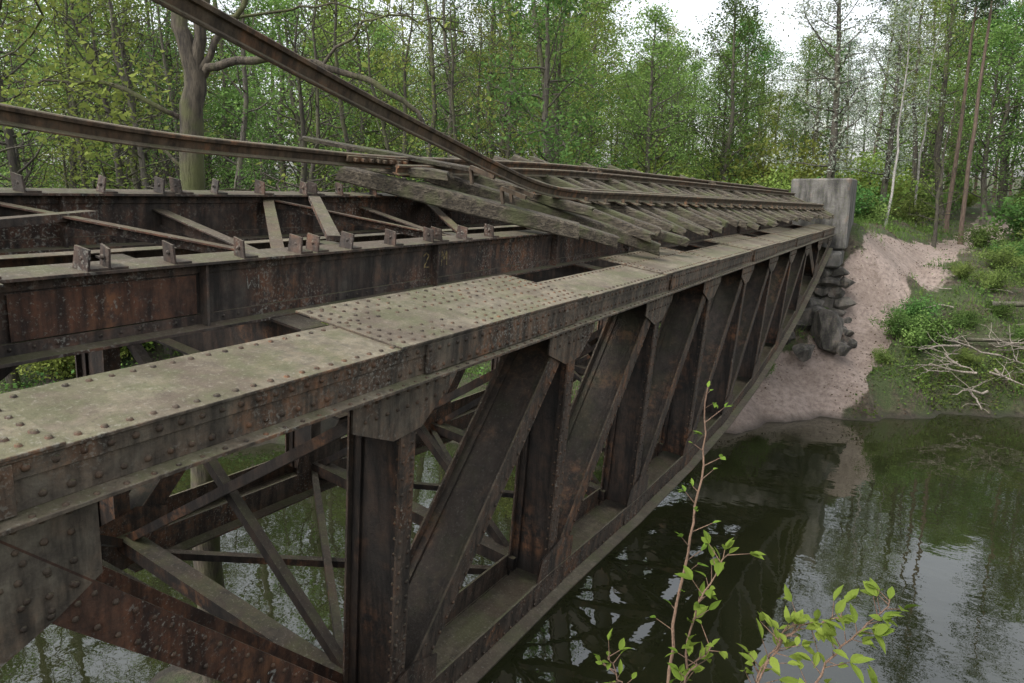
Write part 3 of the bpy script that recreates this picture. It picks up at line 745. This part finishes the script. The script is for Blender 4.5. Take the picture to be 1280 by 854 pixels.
def leafcard(q,base,dirv,nrm,L,W):
    d=np.array(dirv)/np.linalg.norm(dirv); s=np.cross(d,nrm); s/=np.linalg.norm(s)+1e-9; u=np.cross(s,d)
    prof=[(0,.02),(.18,.62),(.42,1.),(.68,.78),(.88,.3),(1.,.0)]; v=[]
    for t,w in prof:
        droop=-u*(.22*L*t*t)
        c=base+d*L*t+droop; v+=[c-s*w*W/2+u*w*W*.14,c,c+s*w*W/2+u*w*W*.14]
    f=[]
    for i in range(len(prof)-1):
        f+=[(i*3,i*3+1,i*3+4,i*3+3),(i*3+1,i*3+2,i*3+5,i*3+4)]
    q.add(np.array(v),np.array(f),1)
def sapling(name,stems,seed,spc=.05,lmat=L_near):
    r=np.random.default_rng(seed); q=QB()
    for pts,rad,st,dens,ls in stems:
        pts=np.array(pts,float); m=28; t=np.linspace(0,len(pts)-1,m); w=np.stack([np.interp(t,np.arange(len(pts)),pts[:,k]) for k in range(3)],1)
        for _ in range(3): w[1:-1]=.25*w[:-2]+.5*w[1:-1]+.25*w[2:]
        w+=r.normal(0,.003,w.shape); q.tube(w,np.linspace(rad,rad*.3,m),0,6)
        tot=np.linalg.norm(np.diff(w,axis=0),axis=1).sum(); n=int(tot*(1-st)/spc*dens)
        for j in range(n):
            tt=st+(1-st)*(j+.5)/n; i=min(int(tt*(m-1)),m-2); p=w[i]+(w[i+1]-w[i])*(tt*(m-1)-i); ax=w[i+1]-w[i]; ax/=np.linalg.norm(ax)
            az=r.uniform(0,6.28); o=np.array([math.cos(az),math.sin(az),.25]); o-=ax*(o@ax); o/=np.linalg.norm(o); d=o*.8+ax*.55
            tw=p+d*r.uniform(.01,.07); q.tube([p,tw],[.0018,.001],0,3)
            for z in range(r.integers(1,4)):
                dz=d+r.normal(0,.45,3); leafcard(q,tw,dz,np.array([0,0,1.])+r.normal(0,.35,3),ls*r.uniform(.45,1.2),ls*r.uniform(.32,.52))
        dz=w[-1]-w[-2]; leafcard(q,w[-1],dz,np.array([0,0,1.]),ls*.7,ls*.35)
    link(bpy.data.objects.new(name,q.mesh(name,[bark('sapling_bark_'+str(seed),(.10,.06,.04),(.19,.12,.08),.0),lmat])))
g=lambda x,y: float(height(x,y))
sapling('sapling',[([(-.47,1.5,g(-.47,1.5)),(-.46,1.55,-1.4),(-.455,1.62,-1.0),(-.44,1.72,-.75),(-.452,1.76,-.49)],.006,.42,.8,.027)],3)
stems=[([(-.2,1.35,-2.3),(-.38,1.5,-1.4),(-.42,1.58,-1.05),(-.34,1.62,-.86)],.005,.55,1.6,.045),
 ([(-.2,1.35,-2.3),(-.3,1.5,-1.35),(-.2,1.62,-1.03),(-.08,1.68,-.98)],.005,.5,1.6,.045),
 ([(-.15,1.35,-2.3),(-.2,1.5,-1.3),(-.08,1.6,-1.02),(.02,1.69,-.91)],.005,.5,1.6,.048),
 ([(-.15,1.35,-2.3),(-.2,1.5,-1.35),(-.1,1.55,-1.2),(.12,1.6,-1.12)],.005,.5,1.6,.045),
 ([(-.2,1.35,-2.3),(-.4,1.45,-1.4),(-.42,1.5,-1.2),(-.35,1.56,-1.08)],.005,.55,1.5,.042),
 ([(-.2,1.35,-2.3),(-.3,1.5,-1.4),(-.25,1.58,-1.15),(-.18,1.62,-1.0)],.005,.5,1.6,.042),
 ([(-.15,1.35,-2.3),(-.1,1.5,-1.4),(-.0,1.55,-1.2),(.05,1.6,-1.08)],.005,.5,1.6,.042),
 ([(-.1,1.35,-2.3),(0,1.45,-1.4),(.15,1.5,-1.22),(.24,1.56,-1.18)],.005,.6,1.3,.04),
 ([(-.2,1.35,-2.3),(-.35,1.42,-1.5),(-.55,1.5,-1.25),(-.62,1.55,-1.2)],.004,.7,1.2,.036)]
sapling('foreground_shrub',stems,8)
sapling('foreground_shrub',[([(-4.6,.8,g(-4.6,.8)),(-4.9,1.3,-3.8),(-4.8,1.6,-3.3)],.02,.4,1.4,.09),([(-4.8,.8,g(-4.8,.8)),(-5.3,1.6,-4.2),(-5.4,2.,-3.9)],.02,.4,1.4,.09)],9)
# ------------------------------------------------------------------ light / world / camera
el,rot=math.radians(52),math.radians(200)
W=bpy.data.worlds.new('World'); S.world=W; W.use_nodes=True; nt=W.node_tree; bg=nt.nodes['Background']
sk=N(nt,'ShaderNodeTexSky',sky_type='NISHITA'); sk.sun_disc=False; sk.sun_elevation=el; sk.sun_rotation=rot; sk.air_density=1.2; sk.dust_density=4; sk.ozone_density=1
hs=N(nt,'ShaderNodeHueSaturation'); hs.inputs['Saturation'].default_value=.25; hs.inputs['Value'].default_value=2.5; nt.links.new(sk.outputs[0],hs.inputs['Color'])
nt.links.new(hs.outputs[0],bg.inputs[0]); bg.inputs[1].default_value=.15
ld=bpy.data.lights.new('sun','SUN'); ld.energy=1.5; ld.angle=math.radians(22); ld.color=(1,.96,.9)
lo=link(bpy.data.objects.new('sun',ld))
sd=Vector((math.sin(rot)*math.cos(el),math.cos(rot)*math.cos(el),math.sin(el))); lo.rotation_euler=sd.to_track_quat('Z','Y').to_euler()
cd=bpy.data.cameras.new('camera'); cd.lens=24.47; cd.sensor_width=36; cd.clip_end=3000; cd.clip_start=.05
co=link(bpy.data.objects.new('camera',cd)); co.rotation_euler=(math.radians(90-11.8),0,math.radians(30.57)); S.camera=co
S.view_settings.view_transform='Standard'; S.view_settings.look='None'; S.view_settings.exposure=0
